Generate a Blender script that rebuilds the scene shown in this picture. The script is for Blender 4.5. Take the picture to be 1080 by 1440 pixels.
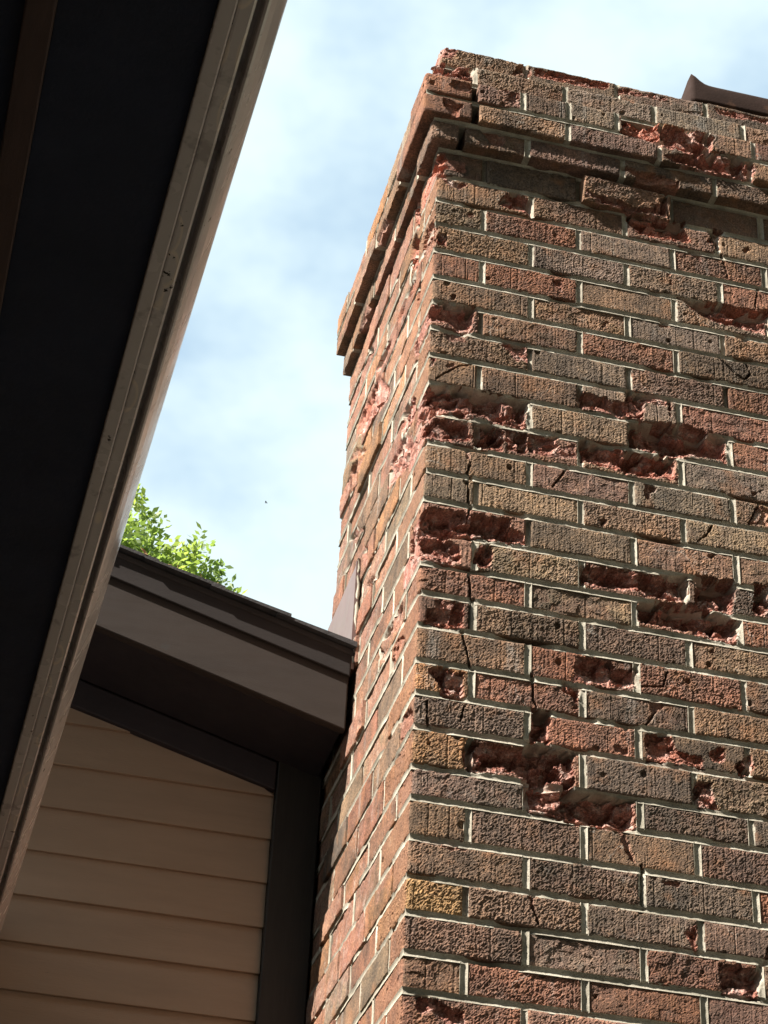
import bpy, math, random
import numpy as np

# ---------------------------------------------------------------- camera, sky, sun, exposure
for o in list(bpy.data.objects):
    bpy.data.objects.remove(o)
scene = bpy.context.scene
COL = scene.collection
ZB = 4.6                       # height of the underside of the chimney's corbel above the ground

cam_data = bpy.data.cameras.new('camera')
cam = bpy.data.objects.new('camera', cam_data)
COL.objects.link(cam)
scene.camera = cam
from mathutils import Matrix, Vector
_r = Vector((0.970137, -0.238022, 0.046684))
_d = Vector((0.170924, 0.534291, -0.827839))
_f = Vector((0.172101, 0.811097, 0.559020))
cam.matrix_world = Matrix(((_r.x, -_d.x, -_f.x, -0.7085), (_r.y, -_d.y, -_f.y, -3.0040),
                           (_r.z, -_d.z, -_f.z, -3.0003 + ZB), (0, 0, 0, 1)))
cam_data.sensor_fit = 'HORIZONTAL'
cam_data.sensor_width = 36.0
cam_data.lens = 95.68
cam_data.clip_start = 0.05
cam_data.clip_end = 2000.0

SUN_TO = Vector((-1.0, -0.265, 0.96)).normalized()     # direction towards the sun
SUN_EL = math.asin(SUN_TO.z)
SUN_AZ = math.atan2(SUN_TO.x, SUN_TO.y)

world = bpy.data.worlds.new('World')
scene.world = world
world.use_nodes = True
wn, wl = world.node_tree.nodes, world.node_tree.links
wn.clear()
w_out = wn.new('ShaderNodeOutputWorld')
w_bg = wn.new('ShaderNodeBackground')
w_bg.inputs['Strength'].default_value = 0.05
w_sky = wn.new('ShaderNodeTexSky')
w_sky.sky_type = 'NISHITA'
w_sky.sun_disc = False
w_sky.sun_elevation = SUN_EL
w_sky.sun_rotation = SUN_AZ
w_sky.air_density = 1.0
w_sky.dust_density = 1.5
w_sky.ozone_density = 1.5
w_tc = wn.new('ShaderNodeTexCoord')
w_map = wn.new('ShaderNodeMapping')
w_map.inputs['Location'].default_value = (2.2, 5.1, 3.3)
w_map.inputs['Scale'].default_value = (1.0, 1.0, 1.5)
w_n1 = wn.new('ShaderNodeTexNoise')
w_n1.inputs['Scale'].default_value = 4.6
w_n1.inputs['Detail'].default_value = 5.0
w_n1.inputs['Roughness'].default_value = 0.55
w_ramp = wn.new('ShaderNodeValToRGB')
w_ramp.color_ramp.interpolation = 'EASE'
w_ramp.color_ramp.elements[0].position = 0.24
w_ramp.color_ramp.elements[0].color = (0, 0, 0, 1)
w_ramp.color_ramp.elements[1].position = 0.60
w_ramp.color_ramp.elements[1].color = (1, 1, 1, 1)
w_mix = wn.new('ShaderNodeMixRGB')
w_veil = wn.new('ShaderNodeMixRGB')                             # thin blue veil to thick sunlit cloud
w_veil.inputs['Color1'].default_value = (3.9, 5.6, 7.2, 1)
w_veil.inputs['Color2'].default_value = (6.0, 7.1, 7.3, 1)
wl.new(w_ramp.outputs['Color'], w_veil.inputs['Fac'])
wl.new(w_veil.outputs['Color'], w_mix.inputs['Color2'])
wl.new(w_tc.outputs['Generated'], w_map.inputs['Vector'])
wl.new(w_map.outputs['Vector'], w_n1.inputs['Vector'])
wl.new(w_n1.outputs['Fac'], w_ramp.inputs['Fac'])
w_fac = wn.new('ShaderNodeMapRange')
w_fac.inputs['To Min'].default_value = 0.62
w_fac.inputs['To Max'].default_value = 1.0
wl.new(w_ramp.outputs['Color'], w_fac.inputs['Value'])
wl.new(w_fac.outputs['Result'], w_mix.inputs['Fac'])
wl.new(w_sky.outputs['Color'], w_mix.inputs['Color1'])
wl.new(w_mix.outputs['Color'], w_bg.inputs['Color'])
wl.new(w_bg.outputs['Background'], w_out.inputs['Surface'])

sun_data = bpy.data.lights.new('sun', 'SUN')
sun_data.energy = 5.0
sun_data.angle = math.radians(0.53)
sun_data.color = (1.0, 0.95, 0.87)
sun = bpy.data.objects.new('sun', sun_data)
COL.objects.link(sun)
sun.location = SUN_TO * 30
sun.rotation_euler = SUN_TO.to_track_quat('Z', 'Y').to_euler()

scene.view_settings.view_transform = 'Standard'
scene.view_settings.look = 'None'
scene.view_settings.gamma = 1.0
scene.view_settings.exposure = 1.62
scene.view_settings.use_curve_mapping = False
scene.render.engine = 'CYCLES'
scene.cycles.max_bounces = 10
scene.cycles.diffuse_bounces = 5

# ---------------------------------------------------------------- surveyed wall data (millimetres on the wall faces; metres for courses)
COURSE_TOP = [-0.018, -0.078, -0.1449, -0.2105, -0.2807, -0.3496, -0.4135, -0.4799, -0.5468, -0.6159, -0.6853, -0.755, -0.82, -0.8839, -0.9543, -1.0232, -1.0863, -1.1525, -1.2245, -1.288, -1.3543, -1.4285, -1.488, -1.5604, -1.6286, -1.6929, -1.7605, -1.8243]
FRONT_SPALLS = [
    (20,[(-14,-25),(15,-17),(16,-69),(42,-91),(86,-79),(43,-112),(17,-93),(-5,-80)]),
    (20,[(133,-117),(160,-79),(189,-85),(202,-96),(204,-138),(179,-133),(138,-134)]),
    (14,[(68,-164),(84,-159),(85,-176),(68,-177)]),
    (30,[(5,-236),(26,-236),(26,-265),(5,-266)]),
    (7,[(-10,-215),(8,-212),(7,-240),(5,-268),(-8,-272)]),
    (14,[(241,-297),(258,-300),(274,-291),(270,-330),(256,-318)]),
    (8,[(35,-390),(51,-387),(49,-399),(38,-401)]),
    (28,[(-5,-431),(13,-413),(88,-406),(89,-473),(64,-479),(32,-465),(-3,-465)]),
    (16,[(144,-481),(171,-482),(198,-483),(198,-524),(175,-523),(149,-499)]),
    (6,[(19,-483),(71,-481),(71,-501),(37,-507)]),
    (45,[(315,-39),(323,-50),(390,-52),(428,-59),(466,-48),(490,-10),(498,-13),(496,-66),(477,-62),(409,-77),(352,-70),(315,-64)]),
    (28,[(405,-71),(496,-71),(538,-67),(540,-93),(555,-123),(494,-130),(438,-129),(415,-116)]),
    (48,[(603,-62),(622,-72),(614,-127),(585,-110),(592,-80)]),
    (9,[(524,-137),(573,-141),(572,-165),(546,-153)]),
    (12,[(665,-116),(678,-98),(687,-103),(669,-123)]),
    (6,[(495,-215),(504,-215),(508,-252),(499,-249)]),
    (32,[(517,-277),(608,-271),(717,-266),(713,-333),(694,-334),(642,-331),(598,-330),(569,-318),(540,-298)]),
    (6,[(475,-347),(496,-347),(494,-363),(475,-363)]),
    (8,[(356,-376),(366,-376),(364,-392),(355,-392)]),
    (10,[(636,-344),(660,-343),(665,-360),(641,-359)]),
    (15,[(4,-555),(14,-552),(15,-579),(5,-576)]),
    (6,[(37,-562),(50,-561),(49,-570),(37,-571)]),
    (45,[(-29,-674),(0,-620),(64,-610),(118,-612),(200,-615),(196,-684),(160,-686),(92,-675),(86,-684),(25,-686),(-20,-732)]),
    (26,[(-20,-732),(26,-696),(86,-688),(90,-738),(61,-744),(-19,-752)]),
    (60,[(89,-690),(153,-690),(153,-744),(93,-746)]),
    (36,[(156,-692),(199,-692),(200,-742),(157,-742)]),
    (20,[(200,-695),(256,-686),(262,-714),(293,-697),(297,-733),(204,-740)]),
    (8,[(76,-755),(84,-757),(91,-790),(86,-786)]),
    (8,[(214,-797),(233,-801),(229,-805),(215,-805)]),
    (42,[(-24,-947),(10,-902),(97,-896),(176,-893),(165,-914),(190,-917),(199,-947),(89,-953),(79,-951),(51,-967),(-20,-974)]),
    (30,[(-23,-975),(34,-962),(73,-970),(78,-1015),(-18,-1020)]),
    (32,[(101,-970),(128,-957),(140,-983),(132,-1012),(113,-1016),(99,-1007)]),
    (30,[(299,-560),(325,-569),(398,-579),(402,-546),(488,-545),(496,-551),(483,-567),(441,-566),(433,-612),(405,-613),(345,-611),(298,-610)]),
    (45,[(484,-552),(496,-550),(493,-596),(483,-588)]),
    (46,[(405,-617),(507,-600),(557,-604),(610,-618),(600,-675),(532,-677),(497,-683),(402,-680)]),
    (42,[(305,-684),(396,-689),(497,-684),(498,-739),(412,-747),(304,-738)]),
    (12,[(428,-760),(456,-760),(454,-777),(440,-780),(445,-798),(433,-795)]),
    (12,[(339,-861),(352,-853),(360,-863),(345,-875)]),
    (7,[(663,-758),(684,-765),(681,-809),(641,-807)]),
    (8,[(651,-733),(670,-727),(666,-739),(654,-740)]),
    (8,[(551,-896),(577,-888),(564,-904)]),
    (26,[(31,-1096),(84,-1093),(85,-1147),(37,-1152),(12,-1149),(17,-1118),(31,-1108)]),
    (24,[(23,-1240),(43,-1232),(87,-1234),(87,-1290),(45,-1288),(35,-1260)]),
    (32,[(293,-1161),(354,-1160),(360,-1174),(409,-1172),(405,-1211),(369,-1216),(325,-1213),(281,-1218)]),
    (22,[(266,-1220),(301,-1225),(294,-1278),(284,-1246),(265,-1236)]),
    (42,[(211,-1281),(240,-1284),(247,-1307),(242,-1350),(211,-1348)]),
    (46,[(92,-1365),(188,-1366),(207,-1351),(291,-1356),(291,-1393),(284,-1429),(201,-1443),(182,-1419),(93,-1424)]),
    (42,[(197,-1429),(240,-1427),(398,-1429),(395,-1491),(363,-1495),(292,-1493),(228,-1486),(200,-1486),(198,-1462)]),
    (36,[(304,-969),(417,-962),(481,-957),(512,-953),(512,-1009),(479,-1014),(422,-1012),(419,-1002),(386,-1009),(303,-1011)]),
    (46,[(526,-949),(603,-942),(609,-960),(596,-1020),(555,-1018),(524,-1014)]),
    (58,[(414,-1025),(519,-1009),(598,-1028),(613,-1033),(600,-1083),(556,-1079),(516,-1077),(460,-1076),(413,-1073)]),
    (36,[(644,-941),(677,-937),(672,-1013),(640,-1015)]),
    (6,[(541,-1113),(561,-1096),(556,-1106)]),
    (6,[(428,-1225),(458,-1236),(442,-1250),(422,-1280),(432,-1255)]),
    (24,[(419,-1295),(467,-1294),(472,-1319),(494,-1326),(523,-1325),(525,-1349),(461,-1346),(419,-1353)]),
    (18,[(540,-1314),(550,-1302),(565,-1302),(570,-1313),(565,-1329),(551,-1333),(541,-1328)]),
    (28,[(620,-1296),(616,-1344),(594,-1357),(585,-1334),(606,-1310)]),
    (8,[(361,-1330),(388,-1330),(386,-1348),(362,-1341)]),
    (9,[(203,-1633),(220,-1633),(215,-1652),(226,-1682),(213,-1654)]),
    (22,[(23,-1829),(54,-1830),(71,-1839),(100,-1846),(107,-1874),(73,-1878),(52,-1852),(27,-1866)]),
    (7,[(17,-1561),(68,-1558),(100,-1568),(84,-1575),(54,-1570),(18,-1573)]),
    (26,[(507,-1375),(539,-1372),(541,-1393),(550,-1423),(515,-1425),(505,-1420)]),
    (9,[(367,-1494),(379,-1496),(398,-1548),(390,-1548)]),
    (6,[(415,-1567),(448,-1570),(490,-1570),(472,-1578),(447,-1577)]),
    (22,[(497,-1635),(506,-1641),(498,-1695),(492,-1689),(476,-1661)]),
    (32,[(538,-1706),(613,-1704),(606,-1763),(542,-1760),(540,-1733)]),
    (12,[(628,-1664),(625,-1701),(605,-1703)]),
]
FRONT_CRACKS = [
    (1.6,[(87,-792),(83,-812),(85,-839),(88,-892),(85,-934)]),
    (1.8,[(89,-1021),(95,-1060),(95,-1096),(95,-1143)]),
    (1.3,[(80,-1150),(88,-1178),(100,-1226)]),
    (1.6,[(211,-1216),(215,-1245),(214,-1266),(221,-1278)]),
    (1.2,[(23,-1303),(26,-1352)]),
    (1.2,[(90,-1301),(84,-1330)]),
    (1.4,[(618,-137),(630,-197)]),
    (1.2,[(694,-209),(685,-262)]),
    (1.6,[(597,-416),(618,-437),(632,-451),(650,-460),(664,-444),(659,-423),(651,-417)]),
    (1.5,[(566,-828),(553,-854),(535,-871)]),
    (1.6,[(276,-759),(261,-786),(249,-804)]),
    (1.2,[(215,-1651),(225,-1682)]),
    (1.6,[(407,-1549),(405,-1629)]),
    (1.3,[(442,-1249),(422,-1279)]),
    (2.2,[(500,8),(490,-24),(500,-65)]),
    (1.0,[(663,-761),(641,-807)]),
    (1.2,[(16,-602),(59,-563),(86,-552)]),
    (1.2,[(417,-1205),(456,-1198),(464,-1166)]),
]
CORBEL_SPALLS = [
    (-41,30,[(383,193),(416,192),(490,167),(587,171),(604,157),(592,117),(568,93),(530,93),(488,95),(390,111)]),
    (-41,30,[(483,75),(563,104),(612,121),(683,109),(693,94),(682,52),(641,51),(587,54),(508,59)]),
    (-41,12,[(20,160),(47,162),(67,156),(59,133),(28,131),(14,145)]),
    (-41,8,[(1,104),(47,98),(38,56),(24,50),(1,87)]),
    (-41,10,[(115,166),(125,174),(144,163),(138,153)]),
    (-41,5,[(142,164),(166,167),(163,126),(134,133)]),
    (-22,7,[(84,52),(138,52),(139,22),(122,14),(104,20)]),
    (0,14,[(165,284),(182,295),(200,295),(201,260),(156,255)]),
    (0,16,[(206,292),(308,296),(381,295),(368,269),(278,265),(206,266)]),
    (0,16,[(393,288),(515,291),(514,275),(444,275),(398,266)]),
    (0,18,[(617,289),(748,290),(747,272),(641,269),(619,275)]),
]
SIDE_SPALLS = [
    (15,[(629,-223),(472,-249),(339,-383),(371,-394),(474,-355),(579,-332),(701,-249),(680,-227)]),
    (10,[(633,-91),(584,-74),(553,-128),(585,-131)]),
    (15,[(473,-245),(519,-199),(381,-219),(346,-250),(397,-262)]),
    (10,[(303,-233),(263,-228),(217,-200),(159,-219),(206,-238),(264,-260)]),
    (15,[(200,-538),(122,-562),(92,-594),(106,-635),(200,-600),(228,-565)]),
    (12,[(110,-395),(84,-415),(95,-503),(115,-488)]),
    (10,[(127,-266),(97,-294),(110,-350),(128,-332)]),
    (15,[(277,-598),(222,-598),(118,-655),(98,-688),(120,-705)]),
    (16,[(310,-659),(308,-596),(225,-599),(93,-686),(118,-726),(225,-693)]),
    (14,[(757,-352),(715,-319),(571,-396),(582,-431),(692,-414)]),
    (14,[(63,-981),(97,-903),(27,-929),(34,-977),(14,-1014)]),
    (10,[(763,-286),(680,-299),(542,-400),(582,-388)]),
    (12,[(700,-538),(619,-553),(531,-614),(608,-601)]),
    (14,[(518,-672),(460,-708),(460,-756),(502,-726)]),
    (8,[(473,-791),(419,-800),(361,-835),(451,-814)]),
    (22,[(196,-17),(222,72),(135,-8),(137,-110),(159,-94)]),
    (22,[(203,-100),(162,-97),(130,-146),(137,-222),(201,-169)]),
    (14,[(111,-222),(84,-164),(9,-191),(1,-256),(57,-240)]),
    (10,[(493,41),(359,-13),(389,-22)]),
    (12,[(126,18),(25,-6),(-21,-60),(18,-57)]),
    (10,[(202,-249),(175,-206),(141,-219),(149,-270)]),
    (10,[(87,-1343),(111,-1290),(19,-1306),(-3,-1356)]),
    (10,[(296,-1027),(247,-1018),(122,-1038),(111,-1087),(209,-1059)]),
    (10,[(324,-1047),(290,-1042),(234,-1073),(266,-1085)]),
    (8,[(452,-1125),(432,-1122),(414,-1144),(439,-1142)]),
    (7,[(172,-1095),(109,-1113),(91,-1136),(192,-1151),(209,-1137)]),
    (7,[(168,-1356),(104,-1352),(80,-1368),(182,-1357)]),
]

# ---------------------------------------------------------------- helpers
rng = random.Random(7)

def empty(name, loc=(0, 0, 0), rz=0.0):
    o = bpy.data.objects.new(name, None)
    o.empty_display_size = 0.2
    COL.objects.link(o)
    o.location = loc
    o.rotation_euler = (0, 0, rz)
    return o

def tag(o, label=None, cat=None, group=None, kind=None):
    if label: o['label'] = label
    if cat: o['category'] = cat
    if group: o['group'] = group
    if kind: o['kind'] = kind
    return o

def mesh_np(name, V, Q, attrs=None, smooth=True):
    """mesh from a vertex array (n,3) and a quad array (m,4)"""
    V = np.asarray(V, dtype=np.float32)
    Q = np.asarray(Q, dtype=np.int32)
    me = bpy.data.meshes.new(name)
    me.vertices.add(len(V))
    me.vertices.foreach_set('co', V.ravel())
    me.loops.add(Q.size)
    me.loops.foreach_set('vertex_index', Q.ravel())
    me.polygons.add(len(Q))
    k = Q.shape[1]
    me.polygons.foreach_set('loop_start', np.arange(0, Q.size, k, dtype=np.int32))
    me.polygons.foreach_set('use_smooth', np.full(len(Q), smooth, dtype=bool))
    me.update(calc_edges=True)
    for n, a in (attrs or {}).items():
        at = me.attributes.new(n, 'FLOAT', 'POINT')
        at.data.foreach_set('value', np.asarray(a, dtype=np.float32))
    return me

def link(name, me, mat, parent=None, loc=None, local=False):
    o = bpy.data.objects.new(name, me)
    COL.objects.link(o)
    if mat is not None and not me.materials:
        me.materials.append(mat)
    p = Vector(loc) if loc is not None else Vector((0, 0, 0))
    if parent is not None:
        o.parent = parent
        if not local:
            q = parent
            while q is not None:
                p = p - q.location
                q = q.parent
    o.location = p
    return o

class MB:
    """collects simple solids as one mesh"""
    def __init__(self):
        self.v, self.f = [], []
    def box(self, a, b):
        n = len(self.v)
        x0, y0, z0 = a
        x1, y1, z1 = b
        self.v += [(x0, y0, z0), (x1, y0, z0), (x1, y1, z0), (x0, y1, z0), (x0, y0, z1), (x1, y0, z1), (x1, y1, z1), (x0, y1, z1)]
        self.f += [tuple(n + i for i in q) for q in ((0, 3, 2, 1), (4, 5, 6, 7), (0, 1, 5, 4), (1, 2, 6, 5), (2, 3, 7, 6), (3, 0, 4, 7))]
        return self
    def hexa(self, pts):
        n = len(self.v)
        self.v += [tuple(p) for p in pts]
        self.f += [tuple(n + i for i in q) for q in ((0, 3, 2, 1), (4, 5, 6, 7), (0, 1, 5, 4), (1, 2, 6, 5), (2, 3, 7, 6), (3, 0, 4, 7))]
        return self
    def sweep(self, prof, y0, y1, axis='y', closed=True, seg=1):
        """profile [(x,z)] swept along y"""
        n = len(self.v)
        m = len(prof)
        for s in range(seg + 1):
            y = y0 + (y1 - y0) * s / seg
            self.v += [(p[0], y, p[1]) for p in prof]
        for s in range(seg):
            for i in range(m if closed else m - 1):
                j = (i + 1) % m
                self.f.append((n + s * m + i, n + s * m + j, n + (s + 1) * m + j, n + (s + 1) * m + i))
        if closed:
            self.f.append(tuple(n + i for i in reversed(range(m))))
            self.f.append(tuple(n + seg * m + i for i in range(m)))
        return self
    def tube(self, pts, radii, k=7):
        n = len(self.v)
        P = [Vector(p) for p in pts]
        for i, p in enumerate(P):
            t = (P[min(i + 1, len(P) - 1)] - P[max(i - 1, 0)]).normalized()
            a = t.cross(Vector((0.31, 0.87, 0.38))).normalized()
            b = t.cross(a)
            for j in range(k):
                th = 2 * math.pi * j / k
                self.v.append(tuple(p + (a * math.cos(th) + b * math.sin(th)) * radii[i]))
        for i in range(len(P) - 1):
            for j in range(k):
                self.f.append((n + i * k + j, n + i * k + (j + 1) % k, n + (i + 1) * k + (j + 1) % k, n + (i + 1) * k + j))
        self.f.append(tuple(n + j for j in range(k)))
        self.f.append(tuple(n + (len(P) - 1) * k + j for j in reversed(range(k))))
        return self
    def build(self, name, mat, parent=None, smooth=False, bevel=0.0, local=False):
        me = bpy.data.meshes.new(name)
        me.from_pydata(self.v, [], self.f)
        me.update()
        if smooth:
            me.polygons.foreach_set('use_smooth', [True] * len(me.polygons))
        o = link(name, me, mat, parent, local=local)
        if bevel:
            m = o.modifiers.new('bevel', 'BEVEL')
            m.width = bevel
            m.segments = 2
            m.limit_method = 'ANGLE'
        return o

# vectorised noise ------------------------------------------------
def _hash(ix, iy, iz, seed):
    h = (ix * 374761393 + iy * 668265263 + iz * 2147483647 + seed * 1274126177) & 0xffffffff
    h = ((h ^ (h >> 13)) * 1274126177) & 0xffffffff
    h = ((h ^ (h >> 16)) * 2246822519) & 0xffffffff
    h = h ^ (h >> 15)
    return (h & 0xffff).astype(np.float64) / 32767.5 - 1.0

def noise3(x, y, z, seed=0):
    x = np.asarray(x, dtype=np.float64); y = np.asarray(y, dtype=np.float64) + np.zeros_like(x); z = np.asarray(z, dtype=np.float64) + np.zeros_like(x)
    ix, iy, iz = np.floor(x).astype(np.int64), np.floor(y).astype(np.int64), np.floor(z).astype(np.int64)
    fx, fy, fz = x - ix, y - iy, z - iz
    ux, uy, uz = (t * t * t * (t * (t * 6 - 15) + 10) for t in (fx, fy, fz))
    def L(a, b, t): return a + (b - a) * t
    H = lambda a, b, c: _hash(ix + a, iy + b, iz + c, seed)
    return L(L(L(H(0, 0, 0), H(1, 0, 0), ux), L(H(0, 1, 0), H(1, 1, 0), ux), uy),
             L(L(H(0, 0, 1), H(1, 0, 1), ux), L(H(0, 1, 1), H(1, 1, 1), ux), uy), uz)

def fbm(x, y, z, f, octv=3, seed=0):
    s, a, t = 0.0, 1.0, 0.0
    for i in range(octv):
        s = s + a * noise3(x * f, y * f, z * f, seed + i * 17)
        t += a
        a *= 0.5
        f *= 2.1
    return s / t

def smooth01(a, b, x):
    t = np.clip((x - a) / (b - a), 0, 1)
    return t * t * (3 - 2 * t)

def poly_sd(px, pz, poly):
    """distance to a polygon's outline, positive inside"""
    P = np.asarray(poly, dtype=np.float64) * 0.001
    d = np.full(px.shape, 1e9)
    ins = np.zeros(px.shape, dtype=bool)
    n = len(P)
    for i in range(n):
        a, b = P[i], P[(i + 1) % n]
        e = b - a
        wx, wz = px - a[0], pz - a[1]
        t = np.clip((wx * e[0] + wz * e[1]) / (e @ e + 1e-12), 0, 1)
        d = np.minimum(d, (wx - t * e[0]) ** 2 + (wz - t * e[1]) ** 2)
        c = (a[1] > pz) != (b[1] > pz)
        with np.errstate(divide='ignore', invalid='ignore'):
            xi = a[0] + (pz - a[1]) * (b[0] - a[0]) / (b[1] - a[1])
        ins ^= c & (px < xi)
    d = np.sqrt(d)
    return np.where(ins, d, -d)

def line_d(px, pz, poly):
    P = np.asarray(poly, dtype=np.float64) * 0.001
    d = np.full(px.shape, 1e9)
    for a, b in zip(P[:-1], P[1:]):
        e = b - a
        wx, wz = px - a[0], pz - a[1]
        t = np.clip((wx * e[0] + wz * e[1]) / (e @ e + 1e-12), 0, 1)
        d = np.minimum(d, (wx - t * e[0]) ** 2 + (wz - t * e[1]) ** 2)
    return np.sqrt(d)

def facets(u, v, size, seed):
    """angular broken planes: every cell of a jittered lattice has its own level and tilt, -1..1; and the distance between the two nearest cells"""
    gu, gv = u / size, v / size
    iu, iv = np.floor(gu).astype(np.int64), np.floor(gv).astype(np.int64)
    z0 = np.zeros_like(iu)
    best = np.full(u.shape, 1e9); sec = np.full(u.shape, 1e9); val = np.zeros(u.shape)
    for a in (-1, 0, 1):
        for b in (-1, 0, 1):
            cu, cv = iu + a, iv + b
            px = cu + .5 + .45 * _hash(cu, cv, z0, seed)
            pv = cv + .5 + .45 * _hash(cu, cv, z0, seed + 1)
            du, dv = gu - px, (gv - pv) * 1.25
            d = du * du + dv * dv
            lev = .62 * _hash(cu, cv, z0, seed + 2) + .55 * _hash(cu, cv, z0, seed + 3) * du + .7 * _hash(cu, cv, z0, seed + 4) * dv
            m = d < best
            sec = np.where(m, best, np.minimum(sec, d))
            val = np.where(m, lev, val)
            best = np.where(m, d, best)
    return val, (np.sqrt(sec) - np.sqrt(best)) * size

def damage(u, v, spalls, cracks, seed, mortar=False):
    """how deep the face has broken away at wall position (u,v); and how far the inside of the brick shows"""
    depth = np.zeros(u.shape)
    raw = np.zeros(u.shape)
    u0, u1, v0, v1 = u.min() - .008, u.max() + .008, v.min() - .008, v.max() + .008
    wob = None
    for dmm, poly in spalls:
        xs = [p[0] * .001 for p in poly]
        zs = [p[1] * .001 for p in poly]
        if max(xs) < u0 or min(xs) > u1 or max(zs) < v0 or min(zs) > v1:
            continue
        if wob is None:
            fu = u + .004 * fbm(u, v, .5, 60, 2, 7)
            fv = v + .004 * fbm(u, v, .9, 60, 2, 8)
            lump, _ = facets(fu, fv, .030, 200)
            lump2, _ = facets(fu, fv, .012, 300)
            wob = .0042 * fbm(u, v, 0.3, 70, 2, 5) + .0016 * fbm(u, v, 0.7, 330, 2, 6) + .0030 * lump2
        sd = poly_sd(u, v, poly) + wob
        d = dmm * .001
        if mortar:
            t = smooth01(-.001, .005, sd)
            dd = d * .85 * t * np.clip(.70 + .9 * lump, .05, 1.15)
        else:
            t = smooth01(0, .0022, sd)
            prof = np.clip(.45 + sd / (.35 * d + .008), 0, 1)
            if d > .012:                     # steep above, ramping out to the lower edge
                low = poly_sd(u, v - .020, poly) + wob
                prof = prof * (.18 + .82 * np.clip((low + .020) / .026, 0, 1))
            dd = d * t * prof * np.clip(.82 + .75 * lump + .16 * lump2, .18, 1.4)
            if d > .012:                     # the clay comes away in flat layers
                st = .0065
                qd = (np.floor(dd / st) + smooth01(.80, 1.0, (dd / st) % 1.0)) * st + .0012 * lump2
                dd = np.where(dd > .003, .25 * dd + .75 * qd, dd) * (t > 0)
        depth = np.maximum(depth, dd)
        raw = np.maximum(raw, t * (1.0 if dmm >= 15 else .5))
    for wmm, poly in cracks:
        xs = [p[0] * .001 for p in poly]
        zs = [p[1] * .001 for p in poly]
        if max(xs) < u0 or min(xs) > u1 or max(zs) < v0 or min(zs) > v1:
            continue
        ld = line_d(u, v, poly) + .0012 * fbm(u, v, 0.2, 160, 2, 31)
        depth = np.maximum(depth, .011 * (1 - smooth01(wmm * .0006, wmm * .0012 + .0006, ld)))
    return depth, raw

def grid_box(b0, b1, n, faces, near=None):
    """surface grid of a box: list of faces out of 'y-','x-','x+','z-','z+','y+'"""
    x = np.linspace(b0[0], b1[0], n[0] + 1)
    y = np.linspace(0, 1, n[1] + 1)
    z = np.linspace(b0[2], b1[2], n[2] + 1)
    if near == 'y': y = y ** 1.6
    y = b0[1] + (b1[1] - b0[1]) * y
    if near == 'x':
        x = b0[0] + (b1[0] - b0[0]) * np.linspace(0, 1, n[0] + 1) ** 1.6
    V, Q, N = [], [], 0
    def add(A, B, f, flip):
        nonlocal N
        a, b = np.meshgrid(A, B, indexing='ij')
        p = f(a, b)
        na, nb = a.shape
        idx = np.arange(na * nb).reshape(na, nb) + N
        q = np.stack([idx[:-1, :-1], idx[1:, :-1], idx[1:, 1:], idx[:-1, 1:]], -1).reshape(-1, 4)
        if flip: q = q[:, ::-1]
        V.append(np.stack([t.ravel() for t in p], 1))
        Q.append(q)
        N += na * nb
    o = np.ones
    for f in faces:
        if f == 'y-': add(x, z, lambda a, b: (a, a * 0 + b0[1], b), False)
        if f == 'y+': add(x, z, lambda a, b: (a, a * 0 + b1[1], b), True)
        if f == 'x-': add(y, z, lambda a, b: (a * 0 + b0[0], a, b), True)
        if f == 'x+': add(y, z, lambda a, b: (a * 0 + b1[0], a, b), False)
        if f == 'z-': add(x, y, lambda a, b: (a, b, a * 0 + b0[2]), True)
        if f == 'z+': add(x, y, lambda a, b: (a, b, a * 0 + b1[2]), False)
    return np.concatenate(V), np.concatenate(Q)

# ---------------------------------------------------------------- materials
def new_mat(name):
    m = bpy.data.materials.new(name)
    m.use_nodes = True
    nt = m.node_tree
    bsdf = nt.nodes['Principled BSDF']
    return m, nt.nodes, nt.links, bsdf

def N_noise(n, l, vec, scale, detail=3, rough=.55):
    t = n.new('ShaderNodeTexNoise')
    t.inputs['Scale'].default_value = scale
    t.inputs['Detail'].default_value = detail
    t.inputs['Roughness'].default_value = rough
    if vec is not None: l.new(vec, t.inputs['Vector'])
    return t.outputs['Fac']

def N_ramp(n, l, fac, stops):
    r = n.new('ShaderNodeValToRGB')
    e = r.color_ramp.elements
    while len(e) < len(stops): e.new(.5)
    for i, (p, c) in enumerate(stops):
        e[i].position = p
        e[i].color = (*c, 1) if len(c) == 3 else c
    l.new(fac, r.inputs['Fac'])
    return r.outputs['Color']

def N_mix(n, l, mode, fac, a, b):
    m = n.new('ShaderNodeMixRGB')
    m.blend_type = mode
    for s, v in (('Fac', fac), ('Color1', a), ('Color2', b)):
        if hasattr(v, 'default_value') or hasattr(v, 'is_linked'): l.new(v, m.inputs[s])
        elif isinstance(v, (int, float)): m.inputs[s].default_value = v
        else: m.inputs[s].default_value = (*v, 1)
    return m.outputs['Color']

def N_math(n, l, op, a, b=None):
    m = n.new('ShaderNodeMath')
    m.operation = op
    for i, v in enumerate((a, b)):
        if v is None: continue
        if isinstance(v, (int, float)): m.inputs[i].default_value = v
        else: l.new(v, m.inputs[i])
    return m.outputs[0]

def N_bump(n, l, h, strength, dist, bsdf):
    b = n.new('ShaderNodeBump')
    b.inputs['Strength'].default_value = strength
    b.inputs['Distance'].default_value = dist
    l.new(h, b.inputs['Height'])
    l.new(b.outputs['Normal'], bsdf.inputs['Normal'])

def G(v): return (v, v, v)

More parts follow.
